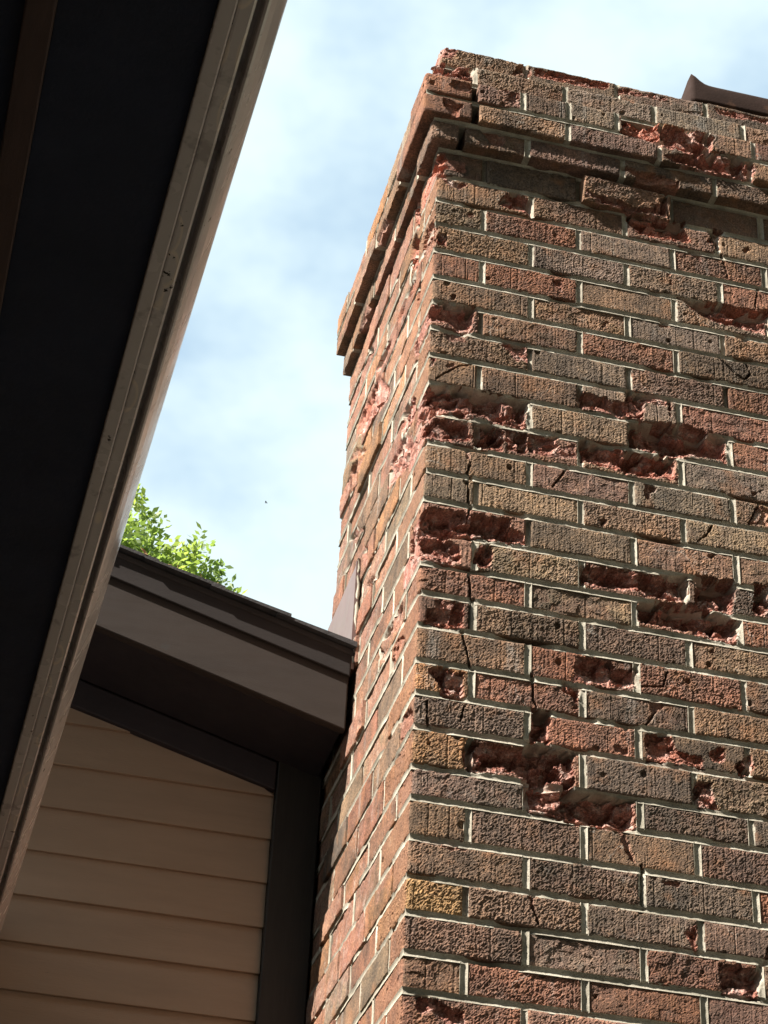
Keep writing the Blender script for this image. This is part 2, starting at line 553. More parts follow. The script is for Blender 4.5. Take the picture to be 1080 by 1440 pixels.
def mat_brick():
    m, n, l, b = new_mat('fired_brick')
    tc = n.new('ShaderNodeTexCoord')
    oi = n.new('ShaderNodeObjectInfo')
    off = n.new('ShaderNodeVectorMath'); off.operation = 'SCALE'
    comb = n.new('ShaderNodeCombineXYZ')
    for i in range(3): l.new(oi.outputs['Random'], comb.inputs[i])
    l.new(comb.outputs[0], off.inputs[0]); off.inputs['Scale'].default_value = 37.0
    add = n.new('ShaderNodeVectorMath'); add.operation = 'ADD'
    l.new(tc.outputs['Object'], add.inputs[0]); l.new(off.outputs[0], add.inputs[1])
    vec = add.outputs[0]
    base = oi.outputs['Color']
    # fire-flash patches and mottling of the fired skin
    patch = N_ramp(n, l, N_noise(n, l, vec, 9, 3, .6), [(.40, G(0)), (.62, G(1))])
    c = N_mix(n, l, 'MIX', N_math(n, l, 'MULTIPLY', patch, .60), base, (.085, .070, .056))
    mott = N_ramp(n, l, N_noise(n, l, vec, 28, 4, .65), [(.28, (.66, .64, .62)), (.5, (1, 1, 1)), (.74, (1.32, 1.22, 1.08))])
    c = N_mix(n, l, 'MULTIPLY', 1.0, c, mott)
    grain = N_ramp(n, l, N_noise(n, l, vec, 260, 3, .7), [(.32, (.38, .37, .36)), (.52, (1, 1, 1)), (.70, (1.75, 1.65, 1.5))])
    c = N_mix(n, l, 'MULTIPLY', .9, c, grain)
    # warm blush of bare clay
    blush = N_ramp(n, l, N_noise(n, l, vec, 15, 3, .6), [(.56, G(0)), (.72, G(1))])
    c = N_mix(n, l, 'MIX', N_math(n, l, 'MULTIPLY', blush, .58), c, (.37, .175, .085))
    # lime bloom: thin crazed lines and pale patches
    vor = n.new('ShaderNodeTexVoronoi'); vor.feature = 'DISTANCE_TO_EDGE'; vor.inputs['Scale'].default_value = 17
    wv = n.new('ShaderNodeVectorMath'); wv.operation = 'ADD'
    nz = n.new('ShaderNodeTexNoise'); nz.inputs['Scale'].default_value = 30
    l.new(vec, nz.inputs['Vector'])
    sc = n.new('ShaderNodeVectorMath'); sc.operation = 'SCALE'; sc.inputs['Scale'].default_value = .05
    l.new(nz.outputs['Color'], sc.inputs[0]); l.new(vec, wv.inputs[0]); l.new(sc.outputs[0], wv.inputs[1])
    l.new(wv.outputs[0], vor.inputs['Vector'])
    line = N_ramp(n, l, vor.outputs['Distance'], [(.0, G(1)), (.022, G(0))])
    lm = N_ramp(n, l, N_noise(n, l, vec, 7, 2), [(.58, G(0)), (.66, G(1))])
    c = N_mix(n, l, 'MIX', N_math(n, l, 'MULTIPLY', N_math(n, l, 'MULTIPLY', line, lm), .55), c, (.46, .43, .38))
    bl = N_ramp(n, l, N_noise(n, l, vec, 19, 4, .7), [(.66, G(0)), (.80, G(1))])
    c = N_mix(n, l, 'MIX', N_math(n, l, 'MULTIPLY', bl, .45), c, (.46, .45, .42))
    # lime washed down the wall in streaks that run across courses
    geo = n.new('ShaderNodeNewGeometry')
    wm = n.new('ShaderNodeMapping'); wm.inputs['Scale'].default_value = (9, 9, 1.6)
    l.new(geo.outputs['Position'], wm.inputs['Vector'])
    st = N_ramp(n, l, N_noise(n, l, wm.outputs['Vector'], 1.6, 5, .65), [(.60, G(0)), (.74, G(1))])
    c = N_mix(n, l, 'MIX', N_math(n, l, 'MULTIPLY', st, .5), c, (.40, .385, .35))
    sm = N_ramp(n, l, N_noise(n, l, geo.outputs['Position'], 3.3, 4, .6), [(.38, G(1)), (.56, G(0))])
    c = N_mix(n, l, 'MULTIPLY', N_math(n, l, 'MULTIPLY', sm, .55), c, (.55, .53, .50))
    # the broken inside of the brick
    at = n.new('ShaderNodeAttribute'); at.attribute_name = 'spall'
    ins = N_ramp(n, l, N_noise(n, l, vec, 45, 4, .65), [(.26, (.19, .072, .052)), (.40, (.36, .145, .105)), (.55, (.46, .245, .195)), (.70, (.60, .47, .41))])
    ins2 = N_ramp(n, l, N_noise(n, l, vec, 45, 4, .65), [(.28, (.24, .080, .048)), (.43, (.46, .165, .105)), (.62, (.47, .22, .165)), (.78, (.58, .43, .37))])
    hue = N_ramp(n, l, oi.outputs['Random'], [(.58, G(0)), (.88, G(.9))])
    ins = N_mix(n, l, 'MIX', hue, ins, ins2)
    ins = N_mix(n, l, 'MULTIPLY', .75, ins, grain)
    hf = n.new('ShaderNodeAttribute'); hf.attribute_name = 'clean'
    cl = N_ramp(n, l, N_noise(n, l, vec, 24, 4, .6), [(.3, (.20, .098, .060)), (.55, (.29, .140, .080)), (.75, (.35, .205, .125))])
    cl = N_mix(n, l, 'MULTIPLY', .5, cl, grain)
    c = N_mix(n, l, 'MIX', N_math(n, l, 'MULTIPLY', hf.outputs['Fac'], .72), c, cl)
    c = N_mix(n, l, 'MIX', at.outputs['Fac'], c, ins)
    l.new(c, b.inputs['Base Color'])
    b.inputs['Roughness'].default_value = .88
    b.inputs['Specular IOR Level'].default_value = .25
    h = N_math(n, l, 'ADD', N_noise(n, l, vec, 800, 3, .8), N_math(n, l, 'MULTIPLY', N_noise(n, l, vec, 380, 3, .75), 1.2))
    N_bump(n, l, h, 1.0, .0024, b)
    return m

def mat_mortar():
    m, n, l, b = new_mat('lime_mortar')
    tc = n.new('ShaderNodeTexCoord'); vec = tc.outputs['Object']
    c = N_ramp(n, l, N_noise(n, l, vec, 14, 4, .6), [(.28, (.225, .200, .158)), (.5, (.385, .345, .275)), (.75, (.52, .475, .39))])
    g = N_ramp(n, l, N_noise(n, l, vec, 320, 3, .7), [(.3, G(.62)), (.55, G(1)), (.75, G(1.2))])
    c = N_mix(n, l, 'MULTIPLY', .8, c, g)
    d = N_ramp(n, l, N_noise(n, l, vec, 9, 5, .7), [(.48, G(0)), (.66, G(1))])
    c = N_mix(n, l, 'MIX', N_math(n, l, 'MULTIPLY', d, .65), c, (.16, .148, .11))
    at = n.new('ShaderNodeAttribute'); at.attribute_name = 'spall'
    c = N_mix(n, l, 'MIX', N_math(n, l, 'MULTIPLY', at.outputs['Fac'], .55), c, (.42, .24, .19))
    l.new(c, b.inputs['Base Color'])
    b.inputs['Roughness'].default_value = .95
    b.inputs['Specular IOR Level'].default_value = .15
    N_bump(n, l, N_noise(n, l, vec, 420, 4, .7), .7, .0015, b)
    return m

def mat_paint(name, col, rough=.5, var=.25, scale=9, bump=.15, stretch=None, dirt=None, metal=0.0, fine=180, spec=.4):
    m, n, l, b = new_mat(name)
    tc = n.new('ShaderNodeTexCoord'); vec = tc.outputs['Object']
    if stretch:
        mp = n.new('ShaderNodeMapping'); mp.inputs['Scale'].default_value = stretch
        l.new(vec, mp.inputs['Vector']); vec = mp.outputs['Vector']
    v = N_ramp(n, l, N_noise(n, l, vec, scale, 4, .6), [(.25, G(1 - var)), (.75, G(1 + var))])
    c = N_mix(n, l, 'MULTIPLY', 1.0, col, v)
    if dirt:
        d = N_ramp(n, l, N_noise(n, l, tc.outputs['Object'], dirt[1], 4, .7), [(dirt[2], G(0)), (dirt[2] + .07, G(1))])
        c = N_mix(n, l, 'MIX', N_math(n, l, 'MULTIPLY', d, dirt[3]), c, dirt[0])
    l.new(c, b.inputs['Base Color'])
    r = N_ramp(n, l, N_noise(n, l, vec, scale * 3, 3), [(.2, G(max(0, rough - .1))), (.8, G(min(1, rough + .12)))])
    l.new(r, b.inputs['Roughness'])
    b.inputs['Metallic'].default_value = metal
    b.inputs['Specular IOR Level'].default_value = spec
    N_bump(n, l, N_noise(n, l, vec, fine, 3, .6), bump, .0015, b)
    return m

M_BRICK = mat_brick()
M_MORTAR = mat_mortar()
M_FASCIA = mat_paint('brown_fascia_paint', (.030, .0195, .0140), .8, .12, 4, .25, (1, 5, 5), ((.03, .025, .022), 22, .66, .6))
M_TRIM = mat_paint('plum_brown_trim_paint', (.0170, .0110, .0090), .8, .12, 4, .2, (1, 4, 4))
M_SOFFIT = mat_paint('dark_soffit_paint', (.024, .018, .021), .7, .3, 5, .2, None, ((.16, .14, .13), 55, .74, .5))
M_PORCH = mat_paint('black_brown_porch_soffit', (.014, .018, .036), .75, .25, 5, .2)
M_BAND = mat_paint('red_brown_porch_band', (.060, .036, .032), .6, .2, 7, .2, (10, 1, 10))
M_CORNER = mat_paint('olive_black_corner_paint', (.019, .0155, .013), .55, .3, 6, .25, (12, 12, 1))
M_SIDING = mat_paint('tan_siding_paint', (.30, .215, .152), .65, .10, 4, .35, (1, 7, 7), ((.10, .07, .05), 30, .70, .6), fine=60)
M_GUTTER = mat_paint('taupe_enamel_gutter', (.56, .495, .475), .24, .08, 4, .25, None, ((.22, .185, .17), 17, .60, .45), metal=.05, fine=26, spec=.5)
def gutter_reflections_specks(m):
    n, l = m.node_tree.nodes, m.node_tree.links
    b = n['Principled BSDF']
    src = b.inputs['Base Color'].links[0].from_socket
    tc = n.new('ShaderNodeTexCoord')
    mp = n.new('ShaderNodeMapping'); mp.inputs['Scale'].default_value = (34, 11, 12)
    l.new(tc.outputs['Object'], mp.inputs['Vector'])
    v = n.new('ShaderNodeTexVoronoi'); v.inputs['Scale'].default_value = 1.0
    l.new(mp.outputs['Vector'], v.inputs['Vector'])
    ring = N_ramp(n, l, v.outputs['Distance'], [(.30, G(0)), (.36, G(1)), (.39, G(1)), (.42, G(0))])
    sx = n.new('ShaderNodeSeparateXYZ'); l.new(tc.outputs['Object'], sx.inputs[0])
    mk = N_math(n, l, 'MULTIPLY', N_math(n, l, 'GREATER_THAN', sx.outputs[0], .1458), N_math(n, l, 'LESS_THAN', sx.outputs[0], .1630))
    c = N_mix(n, l, 'MIX', N_math(n, l, 'MULTIPLY', N_math(n, l, 'MULTIPLY', ring, mk), .7), src, (.75, .63, .52))  # pale arcs: reflections of sunlit brick painted into the base colour
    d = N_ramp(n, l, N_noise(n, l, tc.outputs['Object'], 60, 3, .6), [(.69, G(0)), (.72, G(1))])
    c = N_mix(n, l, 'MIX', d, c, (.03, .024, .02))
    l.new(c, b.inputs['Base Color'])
gutter_reflections_specks(M_GUTTER)
M_SHINGLE = mat_paint('charcoal_asphalt_shingle', (.045, .042, .042), .95, .35, 40, .8)
M_FLASH = mat_paint('mauve_brown_flashing', (.175, .120, .110), .38, .12, 7, .1, metal=.2)
M_CAP = mat_paint('rust_brown_cap_metal', (.030, .017, .013), .9, .35, 9, .3, None, ((.10, .05, .03), 18, .60, .5), spec=.12)
M_CORE = mat_paint('dark_rubble_core', (.10, .07, .055), .95, .3, 20, .6)
M_DECK = mat_paint('bare_roof_sheathing', (.03, .023, .02), .9, .2, 8, .3)

# ---------------------------------------------------------------- ground
g = MB()
g.v = [(-300, -300, 0), (300, -300, 0), (300, 300, 0), (-300, 300, 0)]
g.f = [(0, 1, 2, 3)]
M_GROUND = mat_paint('lawn_soil', (.12, .105, .065), .95, .35, 3, .5)
tag(g.build('ground', M_GROUND), kind='structure')
g = MB().box((-1.3, -6.0, .004), (3.0, .68, .05))  # unseen slab added for the light it bounces upward
M_BOUNCE_SLAB = mat_paint('bounce_slab_concrete', (.34, .31, .27), .9, .15, 2, .4)
tag(g.build('bounce_slab', M_BOUNCE_SLAB, bevel=.01), kind='structure')
# ---------------------------------------------------------------- chimney
WID, DEP, BRW = 1.016, .8128, .095
chimney = empty('brick_chimney', (0, 0, 0))
tag(chimney, 'tall weathered brick chimney with spalled faces and a stepped corbel top', 'chimney')

PAL = {'B': (0.310, 0.191, 0.120),
       'R': (0.348, 0.165, 0.105),
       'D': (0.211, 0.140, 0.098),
       'T': (0.327, 0.226, 0.147),
       'O': (0.431, 0.225, 0.111),
       'G': (0.260, 0.191, 0.141),
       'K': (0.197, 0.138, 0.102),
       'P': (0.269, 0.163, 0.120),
       'Y': (0.447, 0.274, 0.134),
       'S': (0.348, 0.183, 0.126),
       'L': (0.355, 0.183, 0.113),
       'M': (0.323, 0.204, 0.130)}
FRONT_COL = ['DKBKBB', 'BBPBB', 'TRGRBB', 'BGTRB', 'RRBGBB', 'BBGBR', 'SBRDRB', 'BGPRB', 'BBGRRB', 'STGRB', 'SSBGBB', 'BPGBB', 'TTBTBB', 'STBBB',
             'STSDRB', 'RTSRB', 'RBPTBB', 'BRRDB', 'ORDBBB', 'KRDBB', 'OSKTBB', 'KSKDB', 'BPBPBB', 'BDKRB', 'YPGPBB', 'PGRBB', 'BRRPBB', 'RSBBB', 'BRPBRB', 'TBRBB']

zt = list(COURSE_TOP)
zt[0] = -.003
while len(zt) < 31: zt.append(zt[-1] - .0672)
courses = []
for k in range(30):
    even = k % 2 == 0
    courses.append(dict(z0=zt[k + 1], z1=zt[k], p=0.0, col=FRONT_COL[k],
                        fj=[0, .1016, .3048, .5080, .7112, .9144, WID] if even else [0, .2032, .4064, .6096, .8128, WID],
                        sj=[0, .2032, .4064, .6096, DEP] if even else [0, .1016, .3048, .5080, .7112, DEP], gap=()))
courses += [
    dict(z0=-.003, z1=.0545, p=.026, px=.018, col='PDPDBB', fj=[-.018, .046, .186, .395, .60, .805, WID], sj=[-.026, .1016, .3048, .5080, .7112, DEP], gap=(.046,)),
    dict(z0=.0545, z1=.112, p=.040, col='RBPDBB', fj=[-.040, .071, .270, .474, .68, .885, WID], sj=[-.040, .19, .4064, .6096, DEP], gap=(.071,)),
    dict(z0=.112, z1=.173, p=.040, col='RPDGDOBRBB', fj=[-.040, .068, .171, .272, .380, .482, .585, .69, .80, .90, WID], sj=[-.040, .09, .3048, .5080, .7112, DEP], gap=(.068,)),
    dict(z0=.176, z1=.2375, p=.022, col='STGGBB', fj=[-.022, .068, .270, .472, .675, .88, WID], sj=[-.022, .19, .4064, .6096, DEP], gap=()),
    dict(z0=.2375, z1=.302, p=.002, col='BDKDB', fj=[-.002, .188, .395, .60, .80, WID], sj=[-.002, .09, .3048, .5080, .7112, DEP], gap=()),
]
CORB = {22: [], 26: [], 40: [], 2: []}
for pl, d, poly in CORBEL_SPALLS:
    CORB[{0: 2, 41: 40, 22: 26}.get(abs(pl), abs(pl))].append((d, poly))
CORB[22] += [(42, [(-40, 190), (66, 186), (64, 245), (-40, 245)])]
CORB[26] += [(9, [(380, 30), (520, 20), (520, -10), (440, -8)])]
CORB[2] += [(16, [(-20, 262), (22, 262), (40, 320), (-20, 320)])]
SIDE_CORB = {22: [(18, [(-40, 185), (80, 185), (90, 250), (-40, 250)])],
             26: [(10, [(560, 30), (640, 8), (660, -12), (540, -10)])],
             40: [(10, [(300, 50), (420, 50), (400, 75), (320, 72)]), (12, [(520, 110), (640, 108), (620, 140), (540, 135)])], 2: []}

def brick(kind, b0, b1, color, seed, pmm):
    r = random.Random(seed)
    # slight settlement of each brick
    jy = r.uniform(-.0014, .0016)
    L = [b1[i] - b0[i] for i in range(3)]
    fsp = FRONT_SPALLS if pmm == 0 else CORB[pmm]
    fck = FRONT_CRACKS if pmm == 0 else []
    ssp = SIDE_SPALLS if pmm == 0 else SIDE_CORB[pmm]
    rough = r.choice((.0004, .0006, .0009, .0012, .0016)) * (.8 if kind == 'side' else 1)
    flake = r.choice((0, 0, 0, .35, .5, .7)) if kind != 'side' else r.choice((0, 0, .5, .7, .9))
    score = [r.random() for _ in range(r.choice((0, 0, 1, 2)))]       # lines dragged by the cutting wire
    # small chips out of the arrises
    chips = []
    for _ in range(r.choice((0, 1, 1, 2, 3))):
        chips.append((r.uniform(0, 1), r.choice((0.0, 1.0, r.random())), r.uniform(.003, .008), r.uniform(.002, .007)))
    if kind == 'side':
        n = (5, max(8, int(L[1] / .0045)), max(8, int(L[2] / .0036)))
        V, Q = grid_box(b0, b1, n, ('x-', 'y-', 'y+', 'z-', 'z+'), 'x')
    elif kind == 'front':
        n = (int(L[0] / .0021), 6, int(L[2] / .0021))
        V, Q = grid_box(b0, b1, n, ('y-', 'x-', 'x+', 'z-', 'z+'), 'y')
    else:
        n = (int(L[0] / .0022), int(L[1] / .004), int(L[2] / .0022))
        V, Q = grid_box(b0, b1, n, ('y-', 'x-', 'x+', 'z-', 'z+'))
    X, Y, Z = V[:, 0].copy(), V[:, 1].copy(), V[:, 2].copy()
    so = seed * .37
    rawm = np.zeros(len(V))
    jit = np.random.RandomState(seed).normal(size=len(V)) * (.00010 + .20 * rough) * (np.minimum(np.minimum(Z - b0[2], b1[2] - Z), .002) / .002)
    vz = np.minimum(Z - b0[2], b1[2] - Z)
    def face(U, u0, u1, sp, ck, open0):
        d, raw = damage(U, Z, sp, ck, seed)
        e = np.minimum(vz, u1 - U)
        if not open0: e = np.minimum(e, U - u0)
        nz = fbm(U + so, Z, so, 60, 2, 3)
        wear = (.0012 if kind == 'side' else .0021) * np.exp(-np.maximum(e, 0) / .0019) * (1.0 + 1.1 * nz)
        ro = rough * fbm(U + so, Z, so, 235, 2, 21) * (1.0 + .8 * fbm(U + so, Z, so, 22, 2, 22))
        pit = (.0002 + 1.1 * rough) * np.maximum(0, fbm(U + so, Z, so, 190, 2, 41) - .46) / .3
        for sl_ in score:
            wear = wear + .0016 * np.exp(-((U - u0 - sl_ * (u1 - u0)) / .0011) ** 2)
        drag = .0004 * noise3((U + so) * 420, so, Z * 18, 51)
        dd = wear - .6 * ro + pit + drag + jit * (Z * 0 + 1)
        for cu, cv, cr, cd in chips:
            q = np.hypot(U - (u0 + cu * (u1 - u0)), Z - (b0[2] + cv * L[2])) + .003 * nz
            dd = dd + cd * (1 - smooth01(cr * .5, cr, q))
        # thin scales of the face lifted off along broken planes
        if flake > 0:
            fv_, fe_ = facets(U + .003 * nz + so, Z + .003 * nz, .020, seed)
            fm = smooth01(-.004, .004, (flake - .5 - .5 * fv_ + .5 * fbm(U + so, Z, so, 16, 2, 44)) * .012)
            dd = dd + flake * .0048 * fm * np.clip(.7 + .6 * fv_, .2, 1.4)
            raw = np.maximum(raw, (.36 if kind == 'side' else .16) * fm * min(1, flake * 1.6))
        ro2 = raw * (.0010 * fbm(U, Z, so, 120, 3, 61) + .0008 * fbm(U, Z, so, 330, 2, 62))
        return d + dd * (1 - .6 * raw) - ro2 * (d > .002), raw
    if kind in ('front', 'corner'):
        df, raw = face(X, b0[0], b1[0], fsp, fck, kind == 'corner')
        W = b1[1] - b0[1]
        df = np.clip(df, -.004, W - .015)
        V[:, 1] += df * (1 - (Y - b0[1]) / W)
        rawm = np.maximum(rawm, raw * (Y < b0[1] + .6 * W))
    if kind in ('side', 'corner'):
        ds, raw = face(Y, b0[1], b1[1], ssp, [], kind == 'corner')
        W = b1[0] - b0[0]
        ds = np.clip(ds, -.004, W - .015)
        V[:, 0] += ds * (1 - (X - b0[0]) / W)
        rawm = np.maximum(rawm, raw * (X < b0[0] + .6 * W))
    if kind == 'corner':
        # rounded, chipped outer arris
        e = np.hypot(X - b0[0], Y - b0[1])
        k = .0045 * np.exp(-e / .004) * (1 + fbm(Z + so, so, so, 45, 3, 71))
        V[:, 0] += k * .6
        V[:, 1] += k * .6
    V[:, 2] += .0011 * fbm(X + Y + so, so, 0.0, 18, 2, 81) * np.sign(Z - (b0[2] + b1[2]) / 2)
    c = np.array([(b0[i] + b1[i]) / 2 for i in range(3)])
    at = {'spall': rawm}
    if kind == 'corner' and pmm == 0:
        at['clean'] = ((X - b0[0] < .0015) & (Y - b0[1] > .003)).astype(float)
    me = mesh_np('brick', V - c, Q, at, smooth=(kind == 'side'))
    o = link('brick', me, M_BRICK, chimney, (c[0], c[1], c[2] + ZB))
    if kind == 'side':
        o.location.x += jy * 1.8 + (r.uniform(-.006, .005) if c[1] > .5 and pmm == 0 else 0)
        o.rotation_euler = (math.radians(r.uniform(-.35, .35)), 0, math.radians(r.uniform(-.4, .4) * (1 if pmm == 0 else .4)))
    elif kind == 'front':
        o.location.y += jy
        o.rotation_euler = (math.radians(r.uniform(-.6, .6)), math.radians(r.uniform(-.35, .35)), math.radians(r.uniform(-.35, .35)))
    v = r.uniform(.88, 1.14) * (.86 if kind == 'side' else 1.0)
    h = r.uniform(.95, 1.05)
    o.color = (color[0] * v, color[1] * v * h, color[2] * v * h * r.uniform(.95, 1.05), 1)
    return o

mv, mq, ms, mN = [], [], [], 0
def mortar_box(b0, b1, n, faces, kind, pmm, seed, near=None):
    """one joint filled with mortar; all joints together are one part"""
    global mN
    V, Q = grid_box(b0, b1, n, faces, near)
    X, Y, Z = V[:, 0].copy(), V[:, 1].copy(), V[:, 2].copy()
    fsp = FRONT_SPALLS if pmm == 0 else CORB[pmm]
    ssp = SIDE_SPALLS if pmm == 0 else SIDE_CORB[pmm]
    raw = np.zeros(len(V))
    ax = int(np.argmin([b1[i] - b0[i] for i in range(3)]))      # across the joint
    t = (V[:, ax] - b0[ax]) / (b1[ax] - b0[ax])
    tool = 1 - (2 * t - 1) ** 2                                 # concave tooling
    if kind in ('front', 'corner'):
        d, rw = damage(X, Z, fsp, FRONT_CRACKS if pmm == 0 else [], seed, True)
        d = d + .0004 + .0030 * tool + .0011 * fbm(X, Z, seed * .31, 30, 3, 91) + .0012 * np.maximum(0, fbm(X, Z, seed * .31, 90, 2, 92)) + .030 * np.maximum(0, fbm(X, seed * .31, 0, 11, 2, 93) - .32)
        W = b1[1] - b0[1]
        V[:, 1] += d * (1 - (Y - b0[1]) / W)
        raw = np.maximum(raw, rw)
    if kind in ('side', 'corner'):
        d, rw = damage(Y, Z, ssp, [], seed, True)
        d = d + .0006 + .0022 * tool + .0011 * fbm(Y, Z, seed * .31, 30, 3, 94) + .016 * np.maximum(0, fbm(Y, seed * .31, 0, 9, 2, 95) - .30)
        W = b1[0] - b0[0]
        V[:, 0] += d * (1 - (X - b0[0]) / W)
        raw = np.maximum(raw, rw)
    V[:, 2] += ZB
    mv.append(V); mq.append(Q + mN); ms.append(raw)
    mN += len(V)

JT = .0052
JS = .0042
far = MB()
seed = 100
for ci, c in enumerate(courses):
    p, pmm = c['p'], int(round(c['p'] * 1000))
    px = c.get('px', p)
    z0, z1 = c['z0'] + JT * .96, c['z1'] - JT * .96
    fj, sj = c['fj'], c['sj']
    nf = len(fj) - 1
    for i in range(nf):
        seed += 1
        a, b = fj[i], fj[i + 1]
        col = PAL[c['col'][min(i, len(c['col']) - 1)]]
        g0 = .0060 if a in c['gap'] else JT
        g1 = .0060 if b in c['gap'] else JT
        if i == 0:
            o = brick('corner', (a, sj[0], z0), (b - g1, sj[1] - JT, z1), col, seed, pmm)
            if c['gap']:
                o.location.x -= .004 + .002 * (ci % 2)
                o.rotation_euler = (0, math.radians(-.9), math.radians(.7))
        elif a < .77:
            o = brick('front', (a + g0, -p, z0), (b - g1, -p + BRW, z1), col, seed, pmm)
            if ci == 0 and i == 2:            # the loose brick that has slid forward under the corbel
                o.location.y -= .018
                o.rotation_euler = (math.radians(8), math.radians(1.2), math.radians(2.0))
        else:
            far.box((a + JT, -p, z0 + ZB), (b - JT, -p + BRW, z1 + ZB))
        if b < WID and b not in c['gap']:
            mortar_box((b - JT - .0015, -p, z0 - .001), (b + JT + .0015, -p + .09, z1 + .001), (7, 4, 14), ('y-', 'x-', 'x+', 'z-', 'z+'), 'front', pmm, seed, 'y')
    for i in range(len(sj) - 1):
        seed += 1
        a, b = sj[i], sj[i + 1]
        rr = random.Random(seed * 3)
        col = PAL[rr.choice(('OLLRRRMMLOBSTL' if rr.random() > .10 else 'KGT') if ci < 30 else 'MMTOBM')]
        if i > 0:
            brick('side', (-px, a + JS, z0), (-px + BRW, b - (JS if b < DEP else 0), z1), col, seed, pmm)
        if b < DEP:
            mortar_box((-px, b - JT - .0015, z0 - .001), (-px + .09, b + JT + .0015, z1 + .001), (4, 6, 10), ('x-', 'y-', 'y+', 'z-', 'z+'), 'side', pmm, seed, 'x')
    # bed joint under this course
    zb = c['z0']
    pb = p
    if ci >= 30:
        pb = [0.0, .026, .040, .022, .002][ci - 30]
    pbx = {.026: .018}.get(pb, pb)
    pm = int(round(pb * 1000))
    hb = JT + .0012
    mortar_box((-pbx, -pb, zb - hb), (WID, -pb + .09, zb + hb), (240, 5, 8), ('y-', 'x-', 'z-', 'z+'), 'corner', pm, ci * 7 + 3, 'y')
    mortar_box((-pbx, -pb + .089, zb - hb), (-pbx + .09, DEP, zb + hb), (4, 130, 7), ('x-', 'z-', 'z+'), 'side', pm, ci * 7 + 5, 'x')
me = mesh_np('mortar', np.concatenate(mv), np.concatenate(mq), {'spall': np.concatenate(ms)})
link('mortar', me, M_MORTAR, chimney)
# the rest of the shaft: bricks past the frame and down to the ground
k, z = 0, zt[30]
while z - .0672 > -ZB:
    fj = [0, .1016, .3048, .5080, .7112, .9144, WID] if k % 2 == 0 else [0, .2032, .4064, .6096, .8128, WID]
    sj = [BRW + .01, .2032, .4064, .6096, DEP] if k % 2 == 0 else [BRW + .01, .3048, .5080, .7112, DEP]
    for a, b in zip(fj[:-1], fj[1:]): far.box((a + (JT if a else 0), 0, z - .0672 + JT + ZB), (b - JT, BRW, z - JT + ZB))
    for a, b in zip(sj[:-1], sj[1:]): far.box((0, a + JT, z - .0672 + JT + ZB), (BRW, b - JT, z - JT + ZB))
    z -= .0672
    k += 1
o = far.build('outlying_bricks', M_BRICK, chimney)
o.color = (*PAL['B'], 1)
tag(o, kind='stuff')
core = MB().box((.088, .088, .0), (WID - .004, DEP - .004, .30 + ZB))
core.box((.006, .006, .0), (WID - .008, DEP - .008, zt[30] + ZB))
core.build('core', M_CORE, chimney)
# sloping mortar wash on top
cr = MB().hexa([(.02, .02, .300 + ZB), (WID - .02, .02, .300 + ZB), (WID - .02, DEP - .02, .300 + ZB), (.02, DEP - .02, .300 + ZB),
                (.10, .10, .335 + ZB), (WID - .10, .10, .335 + ZB), (WID - .10, DEP - .10, .335 + ZB), (.10, DEP - .10, .335 + ZB)])
cr.build('mortar_crown', M_MORTAR, chimney, bevel=.006)
# flashing sheet turned up the chimney's left face behind the roof edge
fl = MB().box((-.010, .530, -.960 + ZB), (-.0075, DEP, -.705 + ZB))
fl.box((-.012, .526, -.960 + ZB), (-.004, .5295, -.701 + ZB))
fl.build('flashing', M_FLASH, chimney)
sr = random.Random(3)
sp = [(-.006 + sr.uniform(-.002, .002), .527 + sr.uniform(-.004, .004), -.695 - i * .0125 + ZB) for i in range(21)]
MB().tube(sp, [sr.uniform(.0015, .0045) for _ in sp], 8).build('sealant', M_MORTAR, chimney, smooth=True)

# metal cap resting on the crown, its corner bent up into a horn
def cap_mesh():
    nu = 72
    V, Q = [], []
    x0, y0, z0 = .578, .014, .304
    for i in range(nu + 1):
        s_ = i / nu
        k = .36
        if s_ < k: bx, by, nx, ny = x0, y0 + .52 * (1 - s_ / k), -1.0, 0.0
        else: bx, by, nx, ny = x0 + .43 * (s_ - k) / (1 - k), y0, 0.0, -1.0
        w_ = math.exp(-((s_ - k) / .030) ** 2)
        if w_ > .02:
            tq = min(1, max(0, (s_ - k + .06) / .12))
            nx, ny = -math.cos(tq * math.pi / 2), -math.sin(tq * math.pi / 2)
        hgt = .066 + .027 * w_
        # hanging skirt, rolled shoulder, flat top
        for d, z_ in ((.010, .0), (.0105, .012), (.009, .030), (.008, hgt - .012), (.005, hgt - .004), (.0, hgt), (-.010, hgt + .001), (-.05 * (1 - .7 * w_), hgt - .002 - .030 * w_), (-.16 * (1 - .4 * w_), .066)):
            V.append((bx + nx * d, by + ny * d, z0 + z_ + ZB))
    m = 9
    for i in range(nu):
        for j in range(m - 1):
            a = i * m + j
            Q.append((a, a + m, a + m + 1, a + 1))
    return np.array(V), np.array(Q)
V, Q = cap_mesh()
cap = link('chimney_cap', mesh_np('chimney_cap', V - np.array([.578, .014, .304 + ZB]), Q), M_CAP, None, (.578, .014, .304 + ZB))
md = cap.modifiers.new('thick', 'SOLIDIFY'); md.thickness = .004
tag(cap, 'dark rusty metal cap with a bent up corner on top of the brick chimney', 'chimney cap')

